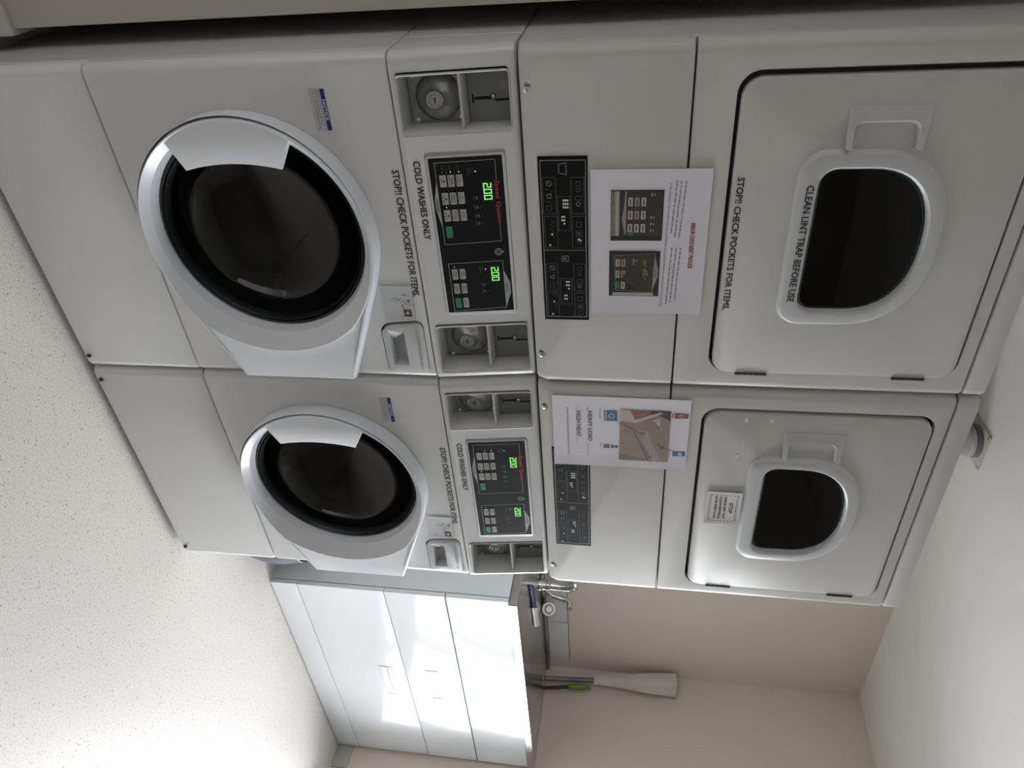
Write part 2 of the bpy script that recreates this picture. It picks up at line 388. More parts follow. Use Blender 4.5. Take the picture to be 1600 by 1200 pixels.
def make_washer(root):
    R = root
    b = B(); b.box(0, WD, .0305, .70, .022, .8925, .004).box(0, WD, .1055, .70, .8945, 1.111, .004)
    cab = b.build('cabinet', ENAMEL, R)
    HC = (.328, .580)
    cut(cab, [B().prism(circle(*HC, .218, 64), -.01, .5)])
    for x in (.06, .62):
        for y in (.09, .64): B().lathe_z([(.024, 0), (.026, .004), (.02, .012), (.012, .014), (.012, .0225)], x, y, 20, True, True).build('foot', RUBBER, R)
    b = B(); panel(b, 0, WD, .022, .3135, 0, 0, .03, .02, .008); ap = b.build('access_panel', ENAMEL, R)
    for x in (.034, .648):
        b = B(); b.cyl((x, .001, .037), (x, -.0045, .037), .0055, .0045, 16); b.box(x-.0035, x+.0035, -.0052, -.0044, .0364, .0376); b.build('screw', RUBBER, ap)
    b = B(); panel(b, 0, WD, .3165, .8915, 0, 0, .03, .02, .003); fp = b.build('front_panel', ENAMEL, R)
    DR = rrect(.534, .6685, .784, .8805, [.026, .010, .012, .016])
    DR = [(x+.010*(1-(z-.784)/.0965)*max(0, min(1, (.60-x)/.066)), z) for x, z in DR]
    cut(fp, [B().prism(circle(*HC, .218, 64), -.01, .04), B().prism(DR, -.02, .04)])
    # drum behind the porthole
    b = B(); b.lathe_y([(.216, .03), (.216, .07), (.235, .09), (.255, .11), (.255, .45), (.20, .47), (.0001, .475)], *HC, 48)
    for k in range(3):
        a = radians(90+120*k); rr = .235
        b.cyl((HC[0]+rr*cos(a), .12, HC[1]+rr*sin(a)), (HC[0]+rr*cos(a), .44, HC[1]+rr*sin(a)), .03, .022, 10)
    b.build('drum', DRUM, R)
    # door: flange to the hinge side, dished ring, grip, glass
    hp = [(.6675, .454), (.6675, .714)]
    def kk(t): return max(0, min(1, (cos(t)-.30)/.45))**1.3
    def Rk(t): return .2372+.0165*kk(t)
    def yk(t): return -.0415-.0125*kk(t)
    def fy(x, z):
        dx, dz = x-HC[0], z-HC[1]; d = math.hypot(dx, dz); t = math.atan2(dz, dx)
        return yk(t)+(.022*max(0, min(1, (d-.25)/.12)) if dx > 0 else 0)
    pts = [(HC[0]+(Rk(2*pi*i/72)+.0050)*cos(2*pi*i/72), HC[1]+(Rk(2*pi*i/72)+.0050)*sin(2*pi*i/72)) for i in range(72)]+rrect(.60, .6675, .454, .714, .004, 3)
    hull = convex(pts)
    dr = B().prism(hull, fy, -.001, .006).build('door', PLASTIC, R)
    cut(dr, [B().prism([(HC[0]+(Rk(2*pi*i/72)-.0012)*cos(2*pi*i/72), HC[1]+(Rk(2*pi*i/72)-.0012)*sin(2*pi*i/72)) for i in range(72)], -.1, .05)])
    b = B(); N = 96; L = []
    for k in range(7):
        lp = []
        for i in range(N):
            t = 2*pi*i/N; r, y = Rk(t), yk(t)
            q = [(r, -.004), (r, y+.003), (r-.0015, y-.0006), (r-.003, y-.0008), (.2190, -.0270), (.2120, -.008), (.2105, .006)][k]
            lp.append((HC[0]+q[0]*cos(t), q[1], HC[1]+q[0]*sin(t)))
        L.append(lp)
    b.rings(L, False, False)
    b.build('door_ring', PLASTIC, dr, 22)
    # grip plate
    G = []; n = 18
    for i in range(n+1):
        a = radians(180-32+64*i/n); G.append((HC[0]+.2362*cos(a), HC[1]+.2362*sin(a)))
    for i in range(n+1):
        t = 1-2*i/n; zz = t*-.096; xx = -.153+.012*t*t; G.append((HC[0]+xx, HC[1]+zz-.004))
    B().prism(G, lambda x, z: -.0425+.006*max(0, (x-HC[0]+.236)/.08), -.026, .003).build('grip', PLASTIC, dr)
    b = B(); b.lathe_y([(.2115, .004), (.2095, -.008), (.206, -.010), (.2035, -.004), (.2015, -.008), (.1985, -.002), (.197, .010)], *HC, 96)
    b.build('gasket', RUBBER, dr)
    b = B(); b.lathe_y([(.1985*cos(radians(a))+.0001, .125*sin(radians(a))) for a in range(0, 91, 6)], *HC, 96)
    b.build('glass', PORT, dr)
    b = B()
    for i in range(20):
        z = .458+.0126*i; b.cyl((.6725, -.010, z), (.6725, -.010, z+.0118), .0042, None, 10)
    b.box(.6655, .671, -.014, -.004, .456, .712); b.build('hinge', PLASTIC, dr)
    # detergent drawer
    b = B().prism(inset(DR, .0014), -.003, .028, .004); dd = b.build('detergent_drawer', PLASTIC_D, R)
    sc = B(); S0 = [(.548, .799), (.651, .799), (.650, .8355), (.566, .837), (.556, .832)]
    sc.rings([[(x, -.01, z) for x, z in S0], 
              [(.600, .022, .8035), (.649, .022, .8035), (.648, .022, .833), (.590, .022, .834), (.580, .022, .829)]])
    cut(dd, [sc], 25)
    P = Print(front(-.003)); P.text('1/2 SCOOP POWDER ONLY', .5535, .6530, .8615, .8680, GREYINK); P.build('lettering', None, dd, 0)
    # notice sticker
    P = Print(front(0), .0003)
    P.rect(.0555, .1275, .7435, .7715, GREYINK, 0).rect(.0559, .1271, .7439, .7711, STICK, 1)
    P.rect(.0555, .1275, .7640, .7720, BLUE, 2); P.text('NOTICE', .0735, .1095, .7653, .7705, WHITEDOT, 3, bold=.0003)
    for s_, z, e in (('DOOR LOCK LIGHT must go out', .7590, .119), ('before attempting to open door.', .7543, .1185), ('To order, give your name to staff and we', .7490, .1245)):
        P.text(s_, .0575, e, z-.0005, z+.0032, INK, 2)
    P.build('notice_sticker', None, R, 0)
    P = Print(front(0), .0004); P.text('STOP!! CHECK POCKETS FOR ITEMS.', .2028, .4703, .8696, .8834, INK, bold=.0007); P.build('pocket_lettering', None, R, 0)
    # control panel
    b = B(); panel(b, 0, WD, CP0, CP1, CPY0, CPY1, .105, .02, .004); cp = b.build('control_panel', ENAMEL, R)
    def tprism(pts, d0, d1, bv=0): # along the tilted face
        return B().rings([[(x, cpy(z)+d1, z) for x, z in pts], [(x, cpy(z)+d0, z) for x, z in pts]])
    boxes = ((.0395, .1425, .9045, 1.0975), (.5435, .6625, .9080, 1.1010))
    cuts = [tprism(rrect(x0, x1, z0, z1, .006, 4), -.02, .075) for x0, x1, z0, z1 in boxes]
    cuts.append(tprism(rrect(.1785, .5165, .9355, 1.0820, .006, 4), -.02, .004))
    cut(cp, cuts)
    P = Print(tilt, .0004); P.text('COLD WASHES ONLY', .1865, .3415, .9135, .9260, INK, bold=.0007); P.build('cold_wash_lettering', None, R, 0)
    # coin boxes
    for x0, x1, z0, z1 in boxes:
        zd = z0+.1075; D = .062
        b = B(); t = .0015
        e_ = rrect(x0+.0008, x1-.0008, z0+.0008, z1-.0008, .006, 4)
        b.rings([[(x, cpy(z)+.0005, z) for x, z in inset(e_, -.0034)], [(x, cpy(z)-.0014, z) for x, z in inset(e_, -.0026)], [(x, cpy(z)-.0018, z) for x, z in inset(e_, -.0012)],
                 [(x, cpy(z)-.0010, z) for x, z in e_], [(x, cpy(z)+.002, z) for x, z in e_],
                 [(x, cpy(z)+D, z) for x, z in rrect(x0+t, x1-t, z0+t, z1-t, .004, 4)]], False, True)
        b.rings([[(x0+.001, cpy(zd)+.002, zd-.002), (x1-.001, cpy(zd)+.002, zd-.002), (x1-.001, cpy(zd)+.002, zd+.002), (x0+.001, cpy(zd)+.002, zd+.002)],
                 [(x0+.001, cpy(zd)+D, zd-.004), (x1-.001, cpy(zd)+D, zd-.004), (x1-.001, cpy(zd)+D, zd+.004), (x0+.001, cpy(zd)+D, zd+.004)]])
        cb = b.build('coin_box', TRAY, R)
        yp = lambda z: cpy(z)+D-.003
        zc = (z0+zd)/2+.001; xc = (x0+x1)/2
        b = B(); pz0, pz1 = z0+.004, zd-.006
        b.rings([[(x, cpy(z)+D-.0005, z) for x, z in rrect(x0+.004, x1-.004, pz0, pz1, .003)], [(x, yp(z), z) for x, z in rrect(x0+.004, x1-.004, pz0, pz1, .003)]])
        b.build('lock_plate', DKSTEEL, cb)
        r0 = min(.043, (pz1-pz0)/2-.002); y = yp(zc)
        b = B(); b.lathe_y([(r0, y), (r0*.97, y-.004), (r0*.82, y-.0105), (r0*.62, y-.016), (r0*.45, y-.020), (r0*.38, y-.024), (r0*.36, y-.026), (r0*.31, y-.0265), (r0*.29, y-.024), (.0001, y-.024)], xc, zc, 40)
        b.build('lock_dome', STEEL, cb)
        b = B(); b.cyl((xc, y-.022, zc), (xc, y-.0265, zc), r0*.2, r0*.18, 20); b.build('lock_barrel', CHROME, cb)
        b = B(); b.box(xc-.005, xc+.005, y-.0272, y-.026, zc-.0012, zc+.0012); b.build('keyhole', GAP, cb)
        for sx in (x0+.012, x1-.012):
            for sz in (pz0+.008, pz1-.008):
                b = B(); b.lathe_y([(.0058, yp(sz)+.0005), (.0055, yp(sz)-.002), (.003, yp(sz)-.0035), (.0001, yp(sz)-.0038)], sx, sz, 16); b.build('screw', CHROME, cb)
        # slot plate
        D2 = .045; sp = lambda z: cpy(z)+D2
        b = B(); q0, q1 = zd+.005, z1-.003
        b.rings([[(x, cpy(z)+D-.001, z) for x, z in rrect(x0+.003, x1-.003, q0, q1, .002)], [(x, sp(z), z) for x, z in rrect(x0+.003, x1-.003, q0, q1, .002)]])
        b.build('slot_plate', SLOTPL, cb)
        P = Print(lambda a, bb, h: (a, sp(bb)-h, bb), .0006); xs = xc+.004
        rim = lambda pts, w: P.path(pts, w, PALEINK, 1)
        P.rect(xs-.0032, xs+.0032, q0+.010, q0+.040, GAP, 2).rect(xs+.0022, xs+.0068, q0+.046, q1-.006, GAP, 2)
        P.rect(xs-.0046, xs+.0046, q0+.009, q0+.041, PALEINK, 1).rect(xs+.0012, xs+.0080, q0+.045, q1-.005, PALEINK, 1)
        P.poly(circle(xs-.002, q0+.043, .0070, 20), PALEINK, 1).poly(circle(xs-.002, q0+.043, .0056, 20), GAP, 3)
        P.rect(xs-.009, xs+.009, q0+.004, q0+.010, PALEINK, 1).rect(xs-.008, xs+.008, q0+.0055, q0+.009, GAP, 3)
        P.rect(xc-.024, xc-.008, q1-.022, q1-.012, PALEINK, 1, .0049)
        P.build('coin_slot', None, cb, 0)
        b = B(); b.lathe_y([(.0042, sp(q0+.043)-.001), (.004, sp(q0+.043)-.003), (.002, sp(q0+.043)-.0045), (.0001, sp(q0+.043)-.005)], xs-.002, q0+.043, 16); b.build('return_button', CHROME, cb)
    # keypad
    kx0, kx1, kz0, kz1 = .1830, .5075, .9415, 1.0755
    b = B()
    b.rings([[(x, cpy(z)+.0045, z) for x, z in rrect(.179, .516, .936, 1.0815, .006, 4)], [(x, cpy(z)-.0008, z) for x, z in rrect(.1795, .5155, .9365, 1.081, .006, 4)],
             [(x, cpy(z)-.0012, z) for x, z in rrect(.1808, .5142, .9378, 1.0797, .005, 4)]])
    kb = b.build('keypad', PLASTIC_D, R)
    b = B(); b.rings([[(x, cpy(z)-.0008, z) for x, z in rrect(kx0, kx1, kz0, kz1, .0015, 3)], [(x, cpy(z)-.0022, z) for x, z in rrect(kx0, kx1, kz0, kz1, .0015, 3)]])
    b.build('overlay', BLACK, kb)
    P = Print(tilt, .0025); w = .0009
    P.path([(.2275, 1.0625), (.1900, 1.0625), (.1912, .9527), (.2225, .9527)], w, PALEINK, 1)
    P.path([(.3100, 1.0622), (.3510, 1.0618), (.3535, .9524), (.3220, .9527)], w, PALEINK, 1)
    P.poly([(.2225, .9530), (.2617, .9447), (.2790, .9447), (.3230, .9530)], PALEINK, 1)
    P.text('WASHER', .2585, .2855, .9463, .9510, INK, 2)
    P.text('Speed Queen', .2290, .3105, 1.0560, 1.0665, REDP, 2, bold=.0010)
    P.path([(.4125, 1.0610), (.3935, 1.0612), (.3952, .9537), (.5042, .9540), (.4998, 1.0608)], w, PALEINK, 1)
    P.poly([(.4125, 1.0606), (.5005, 1.0606), (.4660, 1.0725), (.4430, 1.0725)], PALEINK, 1); P.text('DRYER', .4440, .4640, 1.0630, 1.0685, INK, 2)
    # maker's round emblem
    P.ring(.3740, 1.0550, .0064, .0018, PALEINK, 1, 20).ring(.3740, 1.0550, .0030, .0012, PALEINK, 1, 12).rect(.3725, .3755, 1.0600, 1.0655, PALEINK, 1)
    for z in (.9722, .9876): P.line((.1990, z), (.3060, z-.0004), .0004, DIMINK, 0)
    for z, t_ in ((.9665, 'HOT'), (.981, 'WARM'), (.995, 'COLD')): P.text(t_, .1965, .2060, z-.0025, z+.0005, DIMINK, 1)
    xb = (.2260, .2600, .2938); zb = (.9645, .9795, .9950)
    for i, x in enumerate(xb):
        for j, z in enumerate(zb):
            lit = (i, j) in ((0, 1), (0, 2), (2, 0)); P.poly(circle(x-.0167, z+.0005, .0011, 10), LED if lit else DIMINK, 2)
    P.poly(circle(.3105, .9647, .0009, 8), DIMINK, 1)
    P.poly(circle(.2105, 1.0255, .0013, 10), LED, 2)
    for k, t_ in enumerate(('DOOR', 'LOCKED', 'AVAILABLE CYCLE')): P.text(t_, .2035, .2035+.006+.005*k, 1.0195-.0048*k, 1.0222-.0048*k, DIMINK, 1)
    for x, t_ in ((.262, 'WASH'), (.280, 'RINSE'), (.297, 'SPIN'), (.3125, 'ADD')):
        P.text(t_, x-.005, x+.005, 1.0165, 1.0195, DIMINK, 1).rect(x-.003, x+.003, 1.0215, 1.0250, DIMINK, 1).poly(circle(x, 1.0305, .0010, 8), DIMINK, 1)
    P.rect(.2305, .2690, 1.0345, 1.0548, HALO, 0); digits(P, .2325, .2672, 1.0372, 1.0524, DIGIT, 2)
    P.rect(.4035, .4400, 1.0342, 1.0540, HALO, 0); digits(P, .4060, .4386, 1.0370, 1.0517, DIGIT, 2)
    xc_ = (.4192, .4517, .4850)
    for i, x in enumerate(xc_):
        for j, z in enumerate((.9644, .9795)): P.poly(circle(x-.0163, z+.0004, .0010, 10), LED if (i, j) == (0, 0) else DIMINK, 2)
    P.poly(circle(.4105, 1.0260, .0012, 10), LED, 2)
    for k, t_ in enumerate(('DOOR', 'AVAILABLE CYCLE')): P.text(t_, .4045, .4125+.006*k, 1.0185-.005*k, 1.0215-.005*k, DIMINK, 1)
    for x, t_ in ((.4450, 'DRYING'), (.4600, 'COOL DOWN')): P.text(t_, x-.005, x+.005, 1.0145, 1.0172, DIMINK, 1).rect(x-.002, x+.002, 1.0190, 1.0225, DIMINK, 1).poly(circle(x, 1.0275, .0010, 8), DIMINK, 1)
    P.build('overlay_print', None, kb, 0)
    def btn(x, z, wx, wz, m, l1=None, l2=None):
        b = B(); pts = rrect(x-wx/2, x+wx/2, z-wz/2, z+wz/2, .0015, 3)
        b.use(m); b.rings([[(a, cpy(c)-.0018, c) for a, c in pts], [(a, cpy(c)-.0030, c) for a, c in pts], [(a, cpy(c)-.0034, c) for a, c in inset(pts, .0005)]])
        if l1:
            for t_, za, zb_ in ((l1, z+.0006, z+.0040), (l2, z-.0040, z-.0010)):
                V, F_ = glyphs(t_); xs = [v[0] for v in V]; ys = [v[1] for v in V]; b.use(INK); hw = min(wx*.40, .0022*len(t_)*.8)
                vs = [b.bm.verts.new((x-hw+(p-min(xs))/(max(xs)-min(xs))*2*hw, cpy(z)-.0040, za+(q-min(ys))/(max(ys)-min(ys))*(zb_-za))) for p, q in V]
                for f in F_: b.f([vs[i] for i in f])
        b.build('button', None, kb)
    L1 = {(0, 0): ('I', 'HOT'), (1, 0): ('I', 'WARM'), (2, 0): ('I', 'COLD'), (0, 1): ('III', 'NORMAL'), (1, 1): ('PERM', 'PRESS'), (2, 1): ('DELI', 'CATES'), (0, 2): ('O', 'LIGHT'), (1, 2): ('EX', 'MEDIUM'), (2, 2): ('HD', 'HEAVY')}
    for i, x in enumerate(xb):
        for j, z in enumerate(zb): btn(x, z, .0228, .0118, BUTTON, *L1[(i, j)])
    btn(.3275, .9645, .0235, .0125, GREENB)
    L2 = {(0, 0): ('HIGH', 'TEMP'), (1, 0): ('DELI', 'CATES'), (0, 1): ('MED', 'TEMP'), (1, 1): ('LOW', 'TEMP'), (2, 1): ('NO', 'HEAT')}
    for (i, j), l in L2.items(): btn(xc_[i], (.9644, .9795)[j], .0230, .0112, BUTTON, *l)
    btn(xc_[2], .9642, .0230, .0115, GREENB)
    return R

# ------------------------------------------------------------------ tumble dryer
def dshape(w, zb, zs, zt, rc, cx, n=24, e=2.35, nc=6):
    out = []
    for i in range(nc+1):
        a = pi+pi/2*i/nc; out.append((cx-w+rc+rc*cos(a), zb+rc+rc*sin(a)))
    for i in range(nc+1):
        a = 1.5*pi+pi/2*i/nc; out.append((cx+w-rc+rc*cos(a), zb+rc+rc*sin(a)))
    for i in range(n+1):
        a = pi*i/n; c_, s_ = cos(a), sin(a)
        out.append((cx+w*math.copysign(abs(c_)**(2/e), c_), zs+(zt-zs)*abs(s_)**(2/e)))
    return out
def make_dryer(root, lint=True):
    R = root
    b = B(); b.box(.001, WD-.001, .0405, .62, 1.1135, 2.008, .004); cab = b.build('cabinet', ENAMEL_D, R)
    # console with canted lower lip
    b = B(); r = .022
    def lp(z, e, dy):
        n = 5; a, c = 0, WD
        P = [(a+e, .040, z)]+[(a+r-(r-e)*cos(t), dy+(.040 if dy > .03 else 0)*0+r*(1-sin(t)), z) for t in [pi/2*i/n for i in range(n+1)]]
        P += [(c-r+(r-e)*sin(t), dy+r*(1-cos(t)), z) for t in [pi/2*i/n for i in range(n+1)]]+[(c-e, .040, z)]
        return P
    b.rings([lp(1.1165, .004, .014), lp(1.119, .001, .0105), lp(1.1365, 0, .001), lp(1.1400, 0, 0), lp(1.398, 0, 0), lp(1.4010, .0008, .001), lp(1.4022, .002, .003)])
    con = b.build('console', ENAMEL_D, R)
    cut(con, [B().lathe_y([(.020, -.010), (.0001, .014)], x, 1.129, 24, True) for x in (.0695, .612)])
    for x in (.0695, .612):
        b = B(); b.lathe_y([(.006, .014), (.0055, .006), (.003, .0045), (.0001, .004)], x, 1.129, 16); b.build('screw', CHROME, con)
    # label
    b = B(); b.prism(rrect(.1810, .5180, 1.1420, 1.2310, .001, 2), -.0010, .0005); lb = b.build('instruction_label', LABELBLK, R)
    P = Print(front(-.0010), .0003); X = lambda s: .1810+.3370*s; Zz = lambda t: 1.1420+.0890*t
    bx = lambda s0, s1, t0, t1, m=DIMINK, w=.0008: P.path([(X(s0), Zz(t0)), (X(s1), Zz(t0)), (X(s1), Zz(t1)), (X(s0), Zz(t1))], w, m, 1, True)
    bx(.022, .978, .05, .955, PALEINK, .0010); P.line((X(.022), Zz(.5)), (X(.022), Zz(.5)), .0001, PALEINK, 0); P.line((X(.54), Zz(.05)), (X(.54), Zz(.955)), .0008, PALEINK, 1)
    for s0, s1, t0, t1 in ((.115, .32, .08, .35), (.335, .525, .09, .36), (.115, .32, .66, .925), (.335, .525, .67, .94), (.22, .42, .385, .635),
                           (.625, .80, .08, .33), (.815, .975, .09, .335), (.625, .80, .68, .93), (.815, .975, .69, .94), (.72, .89, .385, .63)): bx(s0, s1, t0, t1)
    P.path([(X(.035), Zz(.57)), (X(.045), Zz(.42)), (X(.09), Zz(.42)), (X(.10), Zz(.57))], .0009, PALEINK, 1, True)
    bx(.575, .61, .43, .57, PALEINK); P.rect(X(.582), X(.603), Zz(.455), Zz(.53), DIMINK, 1)
    for s0 in (.14, .645):      # no-go symbol / scoop / measuring cup
        k = 1 if s0 < .3 else .85
        P.ring(X(s0+.008), Zz(.215), .0052, .0008, PALEINK, 1).line((X(s0-.002), Zz(.18)), (X(s0+.018), Zz(.25)), .0008, PALEINK, 1)
        P.line((X(s0+.035*k), Zz(.12)), (X(s0+.055*k), Zz(.30)), .0005, DIMINK, 1)
        P.path([(X(s0+.065*k), Zz(.25)), (X(s0+.090*k), Zz(.24)), (X(s0+.088*k), Zz(.17)), (X(s0+.072*k), Zz(.16))], .0009, PALEINK, 1, True)
        P.line((X(s0+.105*k), Zz(.12)), (X(s0+.125*k), Zz(.30)), .0005, DIMINK, 1); bx(s0+.135*k, s0+.162*k, .15, .25)
    for s0 in (.135, .64):      # shirt and drum drawings
        P.ring(X(s0+.05), Zz(.80), .0036, .0010, DIMINK, 1, 10).ring(X(s0+.13), Zz(.80), .0036, .0010, PALEINK, 1, 10)
        bx(s0+.005, s0+.028, .76, .85); bx(s0+.085, s0+.108, .75, .86)
    for s0 in (.37, .84):
        bx(s0, s0+.028, .76, .86); bx(s0+.05, s0+.085, .75, .87); P.ring(X(s0+.067), Zz(.81), .0022, .0008, PALEINK, 1, 8); bx(s0+.10, s0+.125, .77, .86)
    P.poly([(X(.465), Zz(.80)), (X(.478), Zz(.86)), (X(.486), Zz(.84)), (X(.475), Zz(.77))], WHITEDOT, 2)
    dot = lambda s, t: P.rect(X(s)-.0019, X(s)+.0019, Zz(t)-.0016, Zz(t)+.0016, WHITEDOT, 2, .0008)
    for i in range(3):
        for j in range(3): dot(.243+.020*i, .50+.042*j)
    for i, j in ((0, 0), (0, 1), (1, 0), (1, 1), (2, 1)): dot(.338+.020*i, .465+.042*j)
    for i, j in ((0, 0), (0, 1), (1, 0), (1, 1), (2, 1)): dot(.742+.022*i, .52+.045*j)
    for i, j in ((0, 0), (0, 1), (1, 0), (1, 1)): dot(.832+.022*i, .47+.045*j)
    dot(.442, .24); dot(.508, .19); dot(.875, .225); dot(.960, .185)
    for s0 in (.40, .46, .85, .92): P.path([(X(s0-.05), Zz(.22)), (X(s0-.03), Zz(.29)), (X(s0-.015), Zz(.22)), (X(s0), Zz(.29))], .0005, DIMINK, 1)
    P.build('label_print', None, lb, 0)
    # front frame with the door opening
    b = B(); panel(b, 0, WD, 1.4055, 1.9655, 0, 0, .040, .022, .004); fr = b.build('front_frame', ENAMEL_D, R)
    cut(fr, [B().prism(rrect(.0535, .6405, 1.4725, 1.9420, .038, 8), -.02, .018)])
    b = B(); b.prism(rrect(.0535, .6405, 1.4725, 1.9420, .038, 8), .016, .0175); b.build('door_recess', GAP, fr)
    b = B(); panel(b, 0, WD, 1.9690, 2.0100, 0, .0, .055, .022, .006); b.build('top_cap', ENAMEL_D, R)
    CX = .3465
    cut(cab, [B().prism(dshape(.146, 1.612, 1.70, 1.820, .03, CX), .0, .5)])
    cut(fr, [B().prism(dshape(.146, 1.612, 1.70, 1.820, .03, CX), -.02, .1)])
    # door
    door = B().prism(rrect(.0595, .6375, 1.4800, 1.9385, .034, 8), -.001, .0155, .004).build('door', ENAMEL_D, R)
    inn = dshape(.1390, 1.6205, 1.70, 1.8120, .030, CX); out = dshape(.1660, 1.5900, 1.70, 1.8390, .040, CX)
    cut(door, [B().prism(inset(inn, -.003), -.03, .05)])
    mid = inset(out, .005); b = B()
    ins2 = inset(inn, -.004)
    b.rings([[(x, -.0005, z) for x, z in inset(out, -.004)], [(x, -.004, z) for x, z in out], [(x, -.0105, z) for x, z in inset(out, .003)], [(x, -.012, z) for x, z in inset(out, .006)],
             [(x, -.0115, z) for x, z in ins2], [(x, -.008, z) for x, z in inn], [(x, .012, z) for x, z in inset(inn, .002)]], False, False)
    b.build('window_frame', PLASTIC_D, door)
    b = B(); b.prism(inset(inn, .0018), .003, .0075); b.build('glass', PORT, door)
    b = B(); e0 = inset(inn, .0015); e1 = inset(inn, .006)
    b.rings([[(x, .001, z) for x, z in e0], [(x, .0025, z) for x, z in e1]], False, False); b.build('glass_edge', TEAL, door)
    # scooped handle
    hx0, hx1, hz0, hz1 = .1080, .1755, 1.6480, 1.7740
    hd = B().prism([(hx0, hz0+.002), (hx1-.002, hz0+.004), (hx1, hz1-.005), (hx0, hz1)], lambda x, z: -.004-.014*((x-hx0)/(hx1-hx0)), .0, .003).build('handle', PLASTIC_D, door)
    q = rrect(hx0+.026, hx1+.02, hz0+.012, hz1-.014, [.016, 0, 0, .016], 4)
    sc = B().rings([[(x, -.06, z) for x, z in q], [(x, -.010, z) for x, z in q], [(x+.004, -.0015, z) for x, z in inset(q, .003)]])
    cut(hd, [sc], 25)
    for z0, z1 in ((1.5285, 1.5910), (1.8280, 1.8895)):
        b = B(); n = 5
        for i in range(n): b.cyl((.6395, -.0005, z0+(z1-z0)*i/n), (.6395, -.0005, z0+(z1-z0)*(i+.93)/n), .0033, None, 10)
        b.build('hinge', DKHINGE, door)
    b = B(); b.lathe_y([(.20, .05), (.27, .09), (.27, .50), (.0001, .52)], CX, 1.70, 40); b.build('drum', DRUM, R)
    return R
def lint_text(parent):
    P = Print(front(-.0122), .0004); P.text('CLEAN LINT TRAP BEFORE USE', .2340, .4607, 1.5985+.0035, 1.6140, INK, bold=.0006); P.build('lint_lettering', None, parent, 0)
def pocket_text(parent):
    P = Print(front(-.001), .0004); P.text('STOP!! CHECK POCKETS FOR ITEMS,', .2234, .4875, 1.4866, 1.4998, INK, bold=.0007); P.build('pocket_lettering', None, parent, 0)

XL, XR = .006, .691
wl = empty('washing_machine', (XL, 0, 0), 'white front-loading washing machine nearest the wall corner, at the foot of the first stack', 'washing machine', 'coin-operated washing machines')
make_washer(wl)
wr = copy_tree(wl); wr.location = (XR, 0, 0)
wr['label'] = 'white front-loading washing machine standing beside the sink bench, at the foot of the second stack'
dl = empty('tumble_dryer', (XL, 0, 0), 'white tumble dryer with CLEAN LINT TRAP BEFORE USE lettering under its window', 'dryer', 'tumble dryers stacked on the washers')
make_dryer(dl)
dr_ = copy_tree(dl); dr_.location = (XR, 0, 0)
dr_['label'] = 'white tumble dryer with a small STOP card and tape scraps on its door'
dL = [o for o in KIDS(dl) if o.name.startswith('door')][0]; dR = [o for o in KIDS(dr_) if o.name.startswith('door')][0]
lint_text(dL); pocket_text(dL)
# roots of the dryers rest on the washers
for o in (dl, dr_):
    for k in KIDS(o):
        k.location.z -= 1.1115
    o.location.z = 1.1115
# tape scraps left on the right dryer's door
rng = random.Random(4)
for x, z, w_, h_ in ((.0765, 1.5660, .014, .009), (.0760, 1.6180, .011, .008), (.1815, 1.5570, .013, .009), (.1835, 1.6090, .014, .006)):
    P = Print(front(-.001), .0006); P.poly([(x-w_/2, z-h_/2), (x+w_/2*.8, z-h_/2*.8), (x+w_/2, z+h_/2*.6), (x+w_*.1, z+h_/2), (x-w_/2*.8, z+h_/2*.7)], TAPE, 1)
    o = P.build('tape_scrap', None, dR, 0)

# ------------------------------------------------------------------ paper notices
def sheet(name, x0, x1, z0, z1, y, m, label, cat, tiltf=None, curl=.004, n=10):
    """a sheet of paper, its edges lifting a little"""
    b = B(); V = []
    def yy(s, t): return y-curl*(abs(2*s-1)**4*.6+abs(2*t-1)**4*.4)*(.4+.6*s)
    for k in (0, 1):
        V.append([[b.bm.verts.new((x0+(x1-x0)*i/n, yy(i/n, j/n)+k*.0003, z0+(z1-z0)*j/n)) for j in range(n+1)] for i in range(n+1)])
    for k in (0, 1):
        for i in range(n):
            for j in range(n): b.f([V[k][i][j], V[k][i+1][j], V[k][i+1][j+1], V[k][i][j+1]])
    for i in range(n):
        for j in (0, n): b.f([V[0][i][j], V[0][i+1][j], V[1][i+1][j], V[1][i][j]])
        for j in (0, n): b.f([V[0][j][i], V[0][j][i+1], V[1][j][i+1], V[1][j][i]])
    o = b.build(name, m, None, 60); tag(o, label, cat)
    to3 = lambda a, c, h: (a, yy(max(0, min(1, (a-x0)/(x1-x0))), max(0, min(1, (c-z0)/(z1-z0))))-h, c)
    return o, to3
